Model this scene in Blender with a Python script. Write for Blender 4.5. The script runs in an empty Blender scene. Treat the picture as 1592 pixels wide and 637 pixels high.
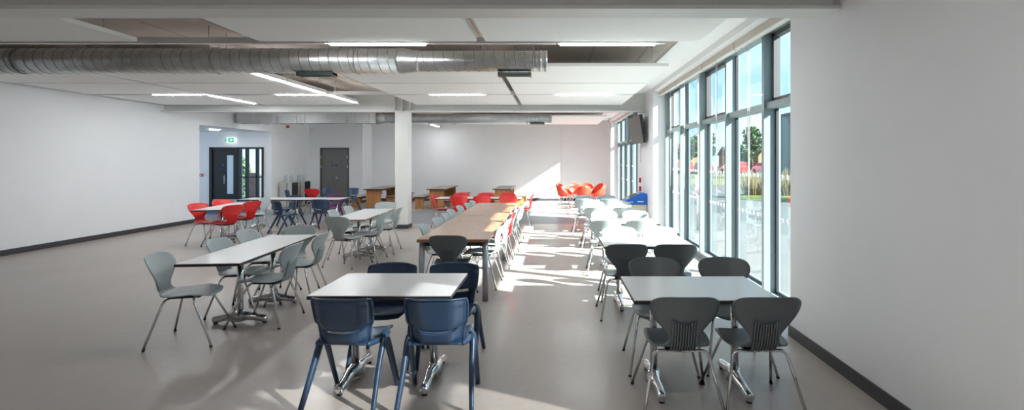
import bpy, bmesh, math, random
from mathutils import Vector, Matrix
random.seed(7)
R = math.radians
C = bpy.context.scene.collection
SC = bpy.context.scene

# ---------------------------------------------------------------- materials
def mat(name, col, rough=.5, metal=0.0, var=.06, scale=8, bump=0.0, coat=0.0, stretch=None, bscale=None, spec=None):
    m = bpy.data.materials.new(name); m.use_nodes = True
    nt = m.node_tree; b = nt.nodes['Principled BSDF']
    b.inputs['Roughness'].default_value = rough; b.inputs['Metallic'].default_value = metal
    if coat: b.inputs['Coat Weight'].default_value = coat; b.inputs['Coat Roughness'].default_value = .15
    if spec is not None: b.inputs['Specular IOR Level'].default_value = spec
    tc = nt.nodes.new('ShaderNodeTexCoord'); mp = nt.nodes.new('ShaderNodeMapping')
    nt.links.new(tc.outputs['Object'], mp.inputs['Vector'])
    if stretch: mp.inputs['Scale'].default_value = stretch
    n = nt.nodes.new('ShaderNodeTexNoise'); n.inputs['Scale'].default_value = scale; n.inputs['Detail'].default_value = 4
    nt.links.new(mp.outputs['Vector'], n.inputs['Vector'])
    r = nt.nodes.new('ShaderNodeValToRGB')
    r.color_ramp.elements[0].position = .3; r.color_ramp.elements[1].position = .7
    r.color_ramp.elements[0].color = tuple(c * (1 - var) for c in col) + (1,)
    r.color_ramp.elements[1].color = tuple(min(1, c * (1 + var)) for c in col) + (1,)
    nt.links.new(n.outputs['Fac'], r.inputs['Fac']); nt.links.new(r.outputs['Color'], b.inputs['Base Color'])
    if bump:
        n2 = nt.nodes.new('ShaderNodeTexNoise'); n2.inputs['Scale'].default_value = bscale or scale * 10
        nt.links.new(mp.outputs['Vector'], n2.inputs['Vector'])
        bp = nt.nodes.new('ShaderNodeBump'); bp.inputs['Strength'].default_value = bump; bp.inputs['Distance'].default_value = .01
        nt.links.new(n2.outputs['Fac'], bp.inputs['Height']); nt.links.new(bp.outputs['Normal'], b.inputs['Normal'])
    return m

def emis(name, col, s):
    m = bpy.data.materials.new(name); m.use_nodes = True
    b = m.node_tree.nodes['Principled BSDF']
    b.inputs['Base Color'].default_value = tuple(col) + (1,)
    b.inputs['Emission Color'].default_value = tuple(col) + (1,); b.inputs['Emission Strength'].default_value = s
    return m

def glassmat(name, tint=(.93, .98, .97), refl=1.0):
    m = bpy.data.materials.new(name); m.use_nodes = True
    nt = m.node_tree; nt.nodes.clear()
    o = nt.nodes.new('ShaderNodeOutputMaterial'); mx = nt.nodes.new('ShaderNodeMixShader')
    t = nt.nodes.new('ShaderNodeBsdfTransparent'); g = nt.nodes.new('ShaderNodeBsdfGlossy')
    lw_ = nt.nodes.new('ShaderNodeLayerWeight'); lw_.inputs['Blend'].default_value = .5
    pw = nt.nodes.new('ShaderNodeMath'); pw.operation = 'POWER'; pw.inputs[1].default_value = 5; nt.links.new(lw_.outputs['Facing'], pw.inputs[0])
    f = nt.nodes.new('ShaderNodeMapRange'); f.inputs['To Min'].default_value = .03; f.inputs['To Max'].default_value = .75; nt.links.new(pw.outputs[0], f.inputs['Value'])
    t.inputs['Color'].default_value = tint + (1,); g.inputs['Roughness'].default_value = .0
    nt.links.new(f.outputs[0], mx.inputs[0]); nt.links.new(t.outputs[0], mx.inputs[1]); nt.links.new(g.outputs[0], mx.inputs[2])
    nt.links.new(mx.outputs[0], o.inputs['Surface'])
    return m

M = {}
M['wall'] = mat('wall_paint', (.83, .84, .86), .75, var=.01, scale=3)
M['ceil'] = mat('ceiling_paint', (.90, .905, .905), .8, var=.01)
M['slab'] = mat('concrete_slab', (.62, .545, .485), .85, var=.06, scale=1.5, bump=.1)
M['raft'] = mat('acoustic_raft', (.92, .925, .925), .9, var=.008, scale=40)
M['steel_white'] = mat('white_painted_steel', (.72, .73, .71), .45, var=.01)
M['skirt'] = mat('dark_vinyl_skirting', (.045, .043, .05), .5)
M['frame'] = mat('grey_green_window_frame', (.235, .30, .31), .38, metal=.15, var=.03)
M['sash'] = mat('dark_grey_sash', (.085, .085, .09), .4, var=.03)
M['gasket'] = mat('black_gasket', (.02, .022, .03), .5)
M['blind'] = mat('cream_blind', (.66, .60, .52), .7, var=.02)
M['chrome'] = mat('chrome', (.72, .73, .75), .16, metal=1, var=.02)
M['alu'] = mat('polished_cast_aluminium', (.68, .69, .71), .13, metal=1, var=.03, scale=20)
M['tubegrey'] = mat('silver_painted_leg', (.40, .42, .44), .35, metal=.7, var=.03)
M['laminate'] = mat('white_grey_laminate', (.585, .60, .61), .32, var=.012, scale=60, coat=.25)
M['edge'] = mat('dark_table_edge', (.025, .02, .022), .5)
M['ply'] = mat('brown_ply_edge', (.30, .17, .09), .55)
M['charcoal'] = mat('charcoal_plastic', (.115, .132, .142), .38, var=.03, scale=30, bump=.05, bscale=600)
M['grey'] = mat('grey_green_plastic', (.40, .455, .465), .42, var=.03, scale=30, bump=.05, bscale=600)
M['red'] = mat('red_plastic', (.68, .022, .022), .38, var=.03, scale=20, bump=.04, bscale=600)
M['navy'] = mat('navy_plastic', (.022, .05, .10), .3, var=.05, scale=25, bump=.06, bscale=500)
M['purple'] = mat('purple_plastic', (.10, .012, .10), .4)
M['rubber'] = mat('black_rubber', (.015, .015, .015), .7)
M['black'] = mat('black_metal', (.02, .02, .022), .45)
M['walnut'] = mat('walnut_laminate', (.30, .165, .09), .38, var=.16, scale=3, stretch=(9, 1.0, 9), coat=.2)
M['wood'] = mat('oak_panel', (.40, .185, .065), .5, var=.25, scale=3, stretch=(8, 8, .7))
M['woodtop'] = mat('brown_grey_laminate', (.30, .215, .17), .35, var=.05, scale=5, coat=.2)
M['galv'] = mat('galvanised_steel', (.60, .62, .63), .33, metal=.9, var=.14, scale=7)
M['galv2'] = mat('dull_galvanised_steel', (.50, .52, .52), .45, metal=.5, var=.08, scale=6)
M['grille'] = mat('grey_grille', (.10, .13, .13), .5)
M['stainless'] = mat('brushed_stainless', (.60, .58, .54), .4, metal=.45, var=.12, scale=4, stretch=(30, 30, 1))
M['door_grey'] = mat('grey_door', (.17, .17, .17), .5, var=.02)
M['door_black'] = mat('black_door', (.018, .017, .018), .4, var=.02)
M['carpet'] = mat('blue_entrance_mat', (.05, .09, .17), .95, var=.2, scale=60, bump=.3)
M['blue'] = mat('blue_plastic', (.005, .12, .52), .35)
M['sign_blue'] = mat('blue_sign', (.01, .09, .38), .5)
M['green'] = emis('green_sign', (.0, .33, .16), .5)
M['signwhite'] = emis('lit_sign_white', (.9, 1, .95), .9)
M['redsign'] = mat('red_alarm', (.55, .01, .015), .4)
M['white'] = mat('white_plastic', (.75, .75, .74), .45, var=.01)
M['beige'] = mat('beige_cabinet', (.62, .58, .52), .5, var=.02)
M['screen'] = mat('dark_screen', (.085, .07, .065), .3, var=.02)
M['copper'] = mat('door_seam', (.30, .15, .08), .5)
M['lamp'] = emis('lamp_diffuser', (.97, .99, 1), 46)
M['glass'] = glassmat('window_glass')
M['tint'] = glassmat('tinted_glass', (.42, .43, .43))
M['clear'] = glassmat('clear_acrylic', (.95, .97, .97))
M['wire'] = mat('wire_grey', (.35, .34, .33), .5, metal=.5)
M['orange'] = mat('orange_red_plastic', (.72, .055, .025), .38, var=.03, scale=20)
# outdoors
M['pave'] = mat('outdoor_paving', (.058, .066, .066), .8, var=.12, scale=.6, bump=.1)
M['pave2'] = mat('light_concrete', (.085, .09, .09), .8, var=.06, scale=1)
M['turf'] = mat('turf', (.07, .11, .02), .95, var=.4, scale=3, bump=.5)
M['leaf'] = mat('tree_leaves', (.045, .10, .028), .8, var=.45, scale=2)
M['leaf2'] = mat('dry_grass', (.20, .16, .08), .9, var=.3, scale=3)
M['bark'] = mat('bark', (.09, .06, .04), .9)
M['paling'] = mat('chestnut_paling', (.24, .22, .18), .85, var=.25, scale=5)
M['roof'] = mat('brown_roof_tiles', (.065, .04, .035), .8, var=.2, scale=6)
M['render'] = mat('tan_render', (.24, .17, .07), .85, var=.1)
M['brick'] = mat('brick_wall', (.26, .10, .07), .85, var=.3, scale=5)
M['clad'] = mat('grey_cladding', (.13, .165, .19), .6, var=.08, scale=1, stretch=(6, 6, .2))
M['carred'] = mat('red_car_paint', (.45, .02, .02), .25, coat=.6)
M['carwhite'] = mat('white_car_paint', (.7, .7, .7), .25, coat=.6)
M['cardark'] = mat('dark_car_paint', (.03, .04, .06), .25, coat=.6)
M['tyre'] = mat('tyre', (.02, .02, .02), .8)

def floor_mat():
    m = mat('floor_vinyl', (.355, .318, .29), .36, var=.035, scale=14, coat=.12)
    nt = m.node_tree; b = nt.nodes['Principled BSDF']
    n = nt.nodes.new('ShaderNodeTexNoise'); n.inputs['Scale'].default_value = .9; n.inputs['Detail'].default_value = 5
    tc = [x for x in nt.nodes if x.type == 'TEX_COORD'][0]
    nt.links.new(tc.outputs['Object'], n.inputs['Vector'])
    r = nt.nodes.new('ShaderNodeMapRange'); r.inputs['To Min'].default_value = .28; r.inputs['To Max'].default_value = .48
    nt.links.new(n.outputs['Fac'], r.inputs['Value']); nt.links.new(r.outputs[0], b.inputs['Roughness'])
    return m
M['floor'] = floor_mat()
M['stripe'] = mat('grey_blue_floor_vinyl', (.20, .215, .235), .4, var=.04, scale=12)

# ---------------------------------------------------------------- mesh helpers
def nb(): return bmesh.new()

def box(bm, x0, x1, y0, y1, z0, z1, mi=0, bev=0.0, mtx=None):
    vs = [bm.verts.new((x, y, z)) for x in (x0, x1) for y in (y0, y1) for z in (z0, z1)]
    fs = [(0, 1, 3, 2), (4, 6, 7, 5), (0, 4, 5, 1), (2, 3, 7, 6), (0, 2, 6, 4), (1, 5, 7, 3)]
    faces = []
    for f in fs:
        fc = bm.faces.new([vs[i] for i in f]); fc.material_index = mi; faces.append(fc)
    if mtx is not None:
        for v in vs: v.co = mtx @ v.co
    if bev:
        es = list({e for f in faces for e in f.edges})
        r = bmesh.ops.bevel(bm, geom=es, offset=bev, segments=2, affect='EDGES', profile=.7)
        for f in r['faces']: f.material_index = mi
    return bm

def tube(bm, pts, r, seg=10, cap=True, mi=0, ell=1.0):
    pts = [Vector(p) for p in pts]; n = len(pts)
    rs = r if isinstance(r, (list, tuple)) else [r] * n
    rings = []; ref = None
    for i, p in enumerate(pts):
        if i == 0: t = pts[1] - pts[0]
        elif i == n - 1: t = pts[-1] - pts[-2]
        else: t = (pts[i + 1] - p).normalized() + (p - pts[i - 1]).normalized()
        t = t.normalized()
        if ref is None:
            ref = Vector((0, 0, 1)) if abs(t.z) < .9 else Vector((0, 1, 0))
        a = (ref - t * ref.dot(t)).normalized(); b = t.cross(a); ref = a
        rings.append([bm.verts.new(p + (a * math.cos(q) + b * math.sin(q) * ell) * rs[i])
                      for q in [2 * math.pi * k / seg for k in range(seg)]])
    for i in range(n - 1):
        for k in range(seg):
            f = bm.faces.new((rings[i][k], rings[i][(k + 1) % seg], rings[i + 1][(k + 1) % seg], rings[i + 1][k]))
            f.smooth = True; f.material_index = mi
    if cap:
        f = bm.faces.new(rings[0][::-1]); f.material_index = mi
        f = bm.faces.new(rings[-1]); f.material_index = mi
    return bm

def smooth_path(pts, sub=5):
    pts = [Vector(p) for p in pts]; out = []
    for i in range(len(pts) - 1):
        p0 = pts[max(i - 1, 0)]; p1 = pts[i]; p2 = pts[i + 1]; p3 = pts[min(i + 2, len(pts) - 1)]
        for k in range(sub):
            t = k / sub
            out.append(.5 * ((2 * p1) + (p2 - p0) * t + (2 * p0 - 5 * p1 + 4 * p2 - p3) * t * t + (3 * p1 - p0 - 3 * p2 + p3) * t ** 3))
    out.append(pts[-1]); return out

def fillet(pts, rad=.04, seg=5):
    pts = [Vector(p) for p in pts]; out = [pts[0]]
    for i in range(1, len(pts) - 1):
        a = pts[i] + (pts[i - 1] - pts[i]).normalized() * rad
        b = pts[i] + (pts[i + 1] - pts[i]).normalized() * rad
        for k in range(seg + 1):
            t = k / seg
            out.append((1 - t) ** 2 * a + 2 * t * (1 - t) * pts[i] + t * t * b)
    out.append(pts[-1]); return out

def disc(bm, c, r, ax='z', h=.01, seg=20, mi=0):
    c = Vector(c); d = {'x': Vector((1, 0, 0)), 'y': Vector((0, 1, 0)), 'z': Vector((0, 0, 1))}[ax]
    return tube(bm, [c - d * h / 2, c + d * h / 2], r, seg, mi=mi)

def prism(bm, poly, y0, y1, ax='y', mi=0):
    """poly in the two other axes (x,z for ax y; y,z for ax x; x,y for ax z)"""
    def P(a, b, c): return {'y': (a, c, b), 'x': (c, a, b), 'z': (a, b, c)}[ax]
    A = [bm.verts.new(P(a, b, y0)) for a, b in poly]; B = [bm.verts.new(P(a, b, y1)) for a, b in poly]
    n = len(poly)
    fs = [bm.faces.new(A[::-1]), bm.faces.new(B)]
    for i in range(n): fs.append(bm.faces.new((A[i], A[(i + 1) % n], B[(i + 1) % n], B[i])))
    for f in fs: f.material_index = mi
    return bm

def sheet(bm, grid, thick, mask=None, mi=0):
    vs = [[bm.verts.new(p) for p in row] for row in grid]
    fs = []
    for i in range(len(grid) - 1):
        for j in range(len(grid[0]) - 1):
            if mask and not mask(i, j): continue
            f = bm.faces.new((vs[i][j], vs[i][j + 1], vs[i + 1][j + 1], vs[i + 1][j])); f.smooth = True; f.material_index = mi
            fs.append(f)
    for v in list(bm.verts):
        if not v.link_faces: bm.verts.remove(v)
    bm.normal_update()
    bmesh.ops.solidify(bm, geom=fs, thickness=thick)
    for f in bm.faces: f.smooth = True
    return bm

def obj(name, bm, m, parent=None, fix=True):
    if fix: bmesh.ops.recalc_face_normals(bm, faces=bm.faces)
    me = bpy.data.meshes.new(name); bm.to_mesh(me); bm.free()
    for k in (m if isinstance(m, (list, tuple)) else [m]): me.materials.append(M[k])
    o = bpy.data.objects.new(name, me); C.objects.link(o)
    if parent is not None: o.parent = parent
    return o

def tag(o, label, cat, group=None, kind=None):
    o['label'] = label; o['category'] = cat
    if group: o['group'] = group
    if kind: o['kind'] = kind
    return o

def thing(name, label, cat, loc=(0, 0, 0), rz=0, group=None):
    o = bpy.data.objects.new(name, None); C.objects.link(o); o.empty_display_size = .1
    o.location = loc; o.rotation_euler = (0, 0, rz)
    return tag(o, label, cat, group)

def struct(name, bm, m, parent=None, label=None):
    o = obj(name, bm, m, parent)
    if parent is None: o['kind'] = 'structure'
    if label: o['label'] = label
    return o

def kids(o): return [c for c in bpy.data.objects if c.parent == o]
_tree = {}
def tree(o):
    if o.name not in _tree: _tree[o.name] = [(c, [g for g in kids(c)]) for c in kids(o)]
    return _tree[o.name]
def dup(root, loc, rz, label, group):
    r = root.copy(); C.objects.link(r); r.location = loc; r.rotation_euler = (0, 0, rz)
    r['label'] = label; r['group'] = group
    for ch, gs in tree(root):
        c = ch.copy(); C.objects.link(c); c.parent = r
        for g in gs:
            d = g.copy(); C.objects.link(d); d.parent = c
    return r
_used = {}
def place(proto, x, y, rz, label, group):
    if not _used.get(proto.name):
        _used[proto.name] = True; tree(proto)
        proto.location = (x, y, 0); proto.rotation_euler = (0, 0, rz); proto['label'] = label; proto['group'] = group
        return proto
    return dup(proto, (x, y, 0), rz, label, group)

# ---------------------------------------------------------------- camera
H = 1.66; F = 780.0
cam = bpy.data.cameras.new('camera'); co = bpy.data.objects.new('camera', cam); C.objects.link(co)
co.location = (0, 0, H); co.rotation_euler = (R(90), 0, 0)
cam.sensor_fit = 'HORIZONTAL'; cam.sensor_width = 36; cam.lens = F / 1592 * 36
cam.shift_x = -(861 - 796) / 1592; cam.shift_y = -(318.5 - 249) / 1592
cam.clip_start = .05; cam.clip_end = 500
SC.camera = co

# ---------------------------------------------------------------- room shell
XR = 2.24; XL = -9.57; YN = -4.0; YB = 20.6; ZS = 3.34
def quadplane(x0, x1, y0, y1, z0, z1): 
    b = nb(); box(b, x0, x1, y0, y1, z0, z1); return b
b = nb(); box(b, XL - 4.5, 2.75, YN, 13.12, -.2, 0); box(b, XL - 4.5, 2.75, 16.25, YB + .2, -.2, 0)
struct('floor', b, 'floor')
b = nb(); box(b, XL - 4.5, 2.75, 13.12, 16.25, -.2, 0.001); o = struct('floor_band', b, 'stripe'); o['label'] = 'grey blue band of floor vinyl across the hall'
b = nb(); box(b, -11.6, -9.85, 15.4, 19.5, 0.0, 0.008); tag(obj('entrance_mat', b, 'carpet'), 'blue ribbed entrance mat lying at the open black double doors', 'mat')
struct('ceiling', quadplane(XL - .3, 1.85, YN, YB + .2, ZS, ZS + .25), 'slab')
b = nb(); box(b, 1.72, 2.66, YN, YB + .2, 3.297, 3.7); struct('ceiling_bulkhead', b, 'ceil')
b = nb(); box(b, XL - 4.5, XL - .2, 13.55, 17.0, 2.62, 2.8); struct('ceiling_lobby', b, 'ceil')
# right wall: header, piers
def rightwall():
    b = nb()
    box(b, XR, 2.66, YN, YB + .2, 3.207, 3.297)
    for y0, y1 in ((2.35, 4.75), (11.3, 13.4), (19.66, YB + .2)):
        box(b, XR, 2.78, y0, y1, 0, 3.207)
    return b
struct('wall_right', rightwall(), 'wall')
def lw():
    b = nb()
    box(b, XL - .2, XL, YN, 13.55, 0, ZS)
    box(b, XL - .2, XL, 13.55, 17.0, 2.62, ZS)
    box(b, XL - .12, XL, 17.0, YB, 0, ZS)
    return b
struct('wall_left', lw(), 'wall')
b = nb()                                                # wall with grey door at Y=19.6, plus the step back to the rear wall
YD = 19.6; dx0, dx1 = -9.10, -8.02
box(b, XL, dx0, YD, YD + .15, 0, ZS); box(b, dx1, -7.47, YD, YB, 0, ZS); box(b, dx0, dx1, YD, YD + .15, 2.13, ZS)
struct('wall_store', b, 'wall')
b = nb(); box(b, -7.47, 2.75, YB, YB + .2, 0, ZS); struct('wall_back', b, 'wall')
b = nb()                                                # lobby wall with double door opening
YL = 17.0; lx0, lx1 = -11.65, -9.83
box(b, XL - 4.5, lx0, YL, YL + .15, 0, 2.62); box(b, lx1, XL - .12, YL, YL + .15, 0, 2.62); box(b, lx0, lx1, YL, YL + .15, 2.10, 2.62)
struct('wall_lobby', b, 'wall')
b = nb(); box(b, XL - 4.5, XL - .2, 13.4, 13.55, 0, 2.8); struct('wall_lobby_side', b, 'wall')
# skirtings
def base(name, x0, x1, y0, y1):
    struct(name, quadplane(x0, x1, y0, y1, 0, .10), 'skirt')
base('baseboard_right', XR - .015, XR, 2.35, 4.765); base('baseboard_right_middle', XR - .015, XR, 11.285, 13.4)
base('baseboard_back', -7.47, 2.24, YB - .015, YB)
base('baseboard_left', XL, XL + .015, YN, 13.55); base('baseboard_left_rear', XL, XL + .015, 17.0, YD)
b = nb(); box(b, XL + .015, dx0 - .05, YD - .015, YD, 0, .1); box(b, dx1 + .05, -7.455, YD - .015, YD, 0, .1); box(b, -7.47, -7.455, YD, YB, 0, .1); struct('baseboard_store', b, 'skirt')

# windows -----------------------------------------------------------------
def window(idx, y0, y1, mull, opener, gl='glass'):
    XI, XG = 2.50, 2.645
    fr = nb()
    box(fr, XI, 2.74, y0, y1, 0.0, .085)            # sill rail
    box(fr, XI, 2.66, y0, y1, 3.165, 3.207)
    for y in mull: box(fr, XI, 2.70, y - .032, y + .032, .085, 3.165)
    w = struct('window_%d' % idx, fr, 'frame')
    w['label'] = 'tall glazed window wall with grey mullions'
    ys = sorted(mull)
    for a, c in zip(ys[:-1], ys[1:]):
        a2, c2 = a + .032, c - .032
        b = nb(); box(b, XI + .03, XG + .04, a2, c2, 2.27, 2.345); obj('transom', b, 'frame', w)
        g = nb(); box(g, XG - .012, XG + .02, a2, a2 + .028, .085, 2.27); box(g, XG - .012, XG + .02, c2 - .028, c2, .085, 2.27)
        box(g, XG - .012, XG + .02, a2, c2, .085, .11); obj('gasket', g, 'gasket', w)
        g = nb(); box(g, XG - .003, XG + .003, a2 + .01, c2 - .01, .1, 2.28); obj('pane', g, gl, w)
        mid = (a + c) / 2
        s = nb()
        if opener(mid):
            q = .05
            box(s, XI + .095, XG + .03, a2, a2 + q, 2.345, 3.165); box(s, XI + .095, XG + .03, c2 - q, c2, 2.345, 3.165)
            box(s, XI + .095, XG + .03, a2, c2, 2.345, 2.345 + q); box(s, XI + .095, XG + .03, a2, c2, 3.165 - q, 3.165)
            obj('opening_sash', s, 'sash', w)
            h = nb(); tube(h, fillet([(XI + .10, mid - .05, 2.37), (XI + .06, mid - .05, 2.37), (XI + .06, mid + .06, 2.355)], .01), .008, 6); obj('sash_handle', h, 'white', w)
        else:
            q = .022
            box(s, XG - .012, XG + .02, a2, a2 + q, 2.345, 3.165); box(s, XG - .012, XG + .02, c2 - q, c2, 2.345, 3.165)
            obj('gasket', s, 'gasket', w)
        g = nb(); box(g, XG - .003, XG + .003, a2 + .02, c2 - .02, 2.35, 3.155); obj('pane', g, gl, w)
        d = nb(); n = int((c2 - a2 - .12) / .13)       # white manifestation marks on the glass
        for k in range(n + 1):
            yy = a2 + .09 + k * .13
            for zz in (.955, 1.46):
                prism(d, [(yy + .028 * math.cos(t), zz + (.034 if math.sin(t) > 0 else .024) * math.sin(t)) for t in [2 * math.pi * i / 10 for i in range(10)]], XG - .006, XG - .0035, ax='x')
        obj('glass_marking', d, 'white', w)
    return w
window(1, 4.75, 11.3, [4.71 + .075, 6.0, 7.3, 8.6, 9.95, 11.26], lambda m: (m < 6 or 7.3 < m < 8.6 or m > 9.95))
window(2, 13.4, 19.66, [13.44, 14.45, 15.75, 17.05, 18.35, 19.62], lambda m: int(m * 2) % 2 == 0)
window(3, .2, 2.35, [.24, 1.25, 2.31], lambda m: False, 'tint')  # unseen window inferred from its foreground sun patches; glass tint added to dim them
b = nb(); box(b, XR, 2.78, YN, .2, 0, 3.207); struct('wall_right_end', b, 'wall')
# rear wall of the hall behind the camera, with a wide glazed opening
b = nb(); box(b, XL - .2, 2.78, YN - .2, YN, 0, ZS); struct('wall_front', b, 'wall')
# blinds (rolled up cassettes with cords) under the bulkhead
def blind(y0, y1, label, cords=()):
    t = thing('roller_blind', label, 'blind', (2.40, y0, 3.12), 0, 'roller blinds above the window wall')
    L = y1 - y0
    b = nb(); box(b, -.045, .065, .01, L - .01, .0, .085, bev=.008); obj('cassette', b, 'blind', t)
    b = nb(); box(b, -.05, .0, .012, L - .012, -.018, .0); obj('bottom_bar', b, 'white', t)
    for c in cords:
        b = nb(); tube(b, [(.03, c, 0), (.035, c + .01, -1.1), (.03, c + .02, -2.0)], .0035, 6); tube(b, [(.03, c + .06, 0), (.035, c + .06, -1.1), (.03, c + .03, -2.0)], .0035, 6)
        obj('cord', b, 'white', t)
blind(4.78, 6.55, 'cream roller blind cassette nearest the front of the window wall', (1.45,))
blind(6.57, 8.0, 'cream roller blind cassette second from the near end of the windows', (.9,))
blind(8.02, 9.7, 'cream roller blind cassette third from the near end of the windows', (.4, 1.3))
blind(9.72, 11.25, 'cream roller blind cassette at the far end of the nearer window wall', (.7,))
blind(13.5, 19.6, 'long cream blind cassette over the distant windows past the television')

# ---------------------------------------------------------------- steel beams, column
def ibeam(y, label, plates):
    t = thing('steel_beam', label, 'beam', (0, y, 2.84), 0, 'white steel beams across the ceiling')
    b = nb(); x0, x1 = XL, 2.24
    box(b, x0, x1, -.13, .13, 0, .03, bev=.004); box(b, x0, x1, -.012, .012, .03, ZS - 2.84 - .02); box(b, x0, x1, -.13, .13, ZS - 2.86, ZS - 2.84)
    obj('girder', b, 'steel_white', t)
    for x in plates:
        b = nb(); box(b, x - .012, x + .012, -.12, -.012, .03, ZS - 2.86); obj('stiffener', b, 'steel_white', t)
    return t
ibeam(4.04, 'white steel beam closest overhead, running along the top of the picture', ())
ibeam(12.33, 'white steel beam over the square column, halfway down the hall', (-3.88, -3.70, -3.52))
t = thing('column', 'white square column with dark skirting beside the long wooden table', 'column', (-3.695, 12.33, 0))
b = nb(); box(b, -.155, .155, -.17, .17, .1, 2.839, bev=.004); obj('shaft', b, 'steel_white', t)
b = nb(); box(b, -.165, .165, -.18, .18, 0, .1, bev=.004); obj('plinth', b, 'skirt', t)

# ---------------------------------------------------------------- acoustic rafts
ROWS = [(4.42, 5.66, 'first'), (7.15, 8.69, 'second'), (8.74, 10.18, 'third'), (10.33, 12.15, 'fourth'), (15.4, 18.8, 'rearmost')]
COLS = [(-.77, 1.64, 'nearest the windows'), (-3.32, -.87, 'left of the ceiling gap'), (-7.02, -4.70, 'in the left ceiling block'), (-9.4, -7.15, 'along the left wall')]
for (y0, y1, rn) in ROWS:
    for ci, (x0, x1, cn) in enumerate(COLS):
        if rn == 'rearmost' and ci == 3: continue
        t = thing('acoustic_raft', 'white suspended acoustic panel, %s row from the front, %s' % (rn, cn) if rn != 'rearmost' else 'white suspended acoustic panel beyond the second beam, %s' % cn,
                  'ceiling panel', ((x0 + x1) / 2, (y0 + y1) / 2, 3.0), 0, 'white acoustic panels hung from the ceiling')
        hx, hy = (x1 - x0) / 2, (y1 - y0) / 2
        b = nb(); box(b, -hx, hx, -hy, hy, 0, .045, bev=.003); obj('panel', b, 'raft', t)
        for sx in (-1, 1):
            for sy in (-1, 1):
                b = nb(); tube(b, [(sx * (hx - .2), sy * (hy - .2), .045), (sx * (hx - .2), sy * (hy - .2), ZS - 3.0)], .0025, 5)
                tube(b, [(sx * (hx - .2), sy * (hy - .2), ZS - 3.03), (sx * (hx - .2), sy * (hy - .2), ZS - 3.0)], .014, 8)
                obj('hanger_wire', b, 'wire', t)
# slab fixings, seams between slab planks
b = nb()
for k in range(14):
    x = -9.0 + k * .8
    box(b, x - .006, x + .006, YN, YB, ZS - .004, ZS + .01)
o = obj('trim_1', b, 'wire'); o['kind'] = 'structure'

# ---------------------------------------------------------------- linear lights
def linlight(x, y, L, rz, label):
    t = thing('linear_light', label, 'ceiling light', (x, y, 3.0), rz, 'slim linear ceiling lights')
    b = nb(); box(b, -L / 2 - .03, L / 2 + .03, -.035, .035, .0, .07, bev=.003); obj('housing', b, 'white', t)
    b = nb(); box(b, -L / 2, L / 2, -.032, .032, -.012, .0); obj('diffuser', b, 'lamp', t)
    for s in (-1, 1):
        b = nb(); tube(b, [(s * L / 3, 0, .07), (s * L / 3, 0, ZS - 3.0)], .003, 5); obj('hanger_wire', b, 'wire', t)
Y1 = 5.78; Y2 = 10.255
linlight(-2.03, Y1, 1.09, 0, 'lit linear ceiling light above the thick part of the round duct')
linlight(.62, Y1, 1.09, 0, 'lit linear ceiling light nearest the windows in the front ceiling row')
linlight(-5.12, Y2, 1.06, 0, 'lit crosswise linear light in the left part of the second light row')
linlight(-1.98, Y2, 1.06, 0, 'lit linear light behind the round duct, middle of the second row')
linlight(.64, Y2, 1.1, 0, 'lit linear light nearest the windows in the second light row')
for y, L, s in ((7.8, 1.5, 'nearest, partly behind the duct'), (9.35, 1.4, 'in the middle of its line'), (11.0, 1.3, 'next to the second beam'), (19.4, 1.2, 'far off beyond the second duct')):
    linlight(-4.6, y, L, R(90), 'lit lengthwise linear light left of centre, ' + s)
linlight(-7.08, 11.1, 1.5, R(90), 'lit lengthwise linear light at the far left of the ceiling')
linlight(-7.7, Y2, .95, 0, 'short crosswise linear light at the left edge of the second row')
for x, n in ((-8.0, 'far left'), (-5.3, 'left'), (-2.0, 'middle'), (.6, 'right')):  # added lamps hidden by the beam, brightening the rear left walls
    linlight(x, 13.55, 1.09, 0, 'added hidden fill light just behind the second steel beam, %s one' % n)
for x, n in ((-8.2, 'left'), (-6.1, 'middle'), (-2.6, 'right')):  # more added lamps, concealed by the duct, to lift the far end
    linlight(x, 15.75, 1.09, 0, 'added hidden fill light above the far distribution duct, %s one' % n)
for x, n in ((-5.12, 'left'), (-2.03, 'middle'), (.62, 'right')):  # row continued out of view, added to light the beam front and near floor
    linlight(x, 1.3, 1.09, 0, 'added unseen fill light overhead in front of the first beam, %s one' % n)
# carrier channels joining the crosswise lights
for Y, segs, n in ((Y1, [(-6.9, -2.63), (-1.44, .03), (1.2, 1.28)], 'front'), (Y2, [(-4.5, -2.55), (-1.4, .05)], 'second')):
    for k, (a, c) in enumerate(segs):
        b = nb(); box(b, a, c, Y - .03, Y + .03, 3.0, 3.07); box(b, a + .02, a + .03, Y - .01, Y + .01, 3.07, ZS); box(b, c - .03, c - .02, Y - .01, Y + .01, 3.07, ZS)
        tag(obj('light_channel', b, 'white'), 'white unlit light channel, piece %s of the %s ceiling light row' % (('left', 'middle', 'right')[k], n), 'channel', 'white channels between the ceiling lights')

# ---------------------------------------------------------------- ducts
def spiral(bm, x0, x1, r, pitch, zc=0):
    n = int((x1 - x0) / pitch * 24); pts = []
    for i in range(n + 1):
        a = 2 * math.pi * i / 24
        pts.append((x0 + (x1 - x0) * i / n, math.cos(a) * r, zc + math.sin(a) * r))
    tube(bm, pts, .006, 5)
def ring(bm, x, r, w=.02, t=.006, z=0):
    tube(bm, [(x - w, 0, z), (x - w * .6, 0, z), (x + w * .6, 0, z), (x + w, 0, z)], [r, r + t, r + t, r], 32)
def rod(t, x, r, z0, ztop):
    b = nb(); tube(b, [(x, -r - .012, z0), (x, -r - .012, ztop)], .004, 6); tube(b, [(x, r + .012, z0), (x, r + .012, ztop)], .004, 6)
    tube(b, [(x + 0, (r + .006) * math.cos(a), z0 + (r + .006) * math.sin(a)) for a in [2 * math.pi * k / 24 for k in range(25)]], .006, 5); obj('hanger', b, 'wire', t)
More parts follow.
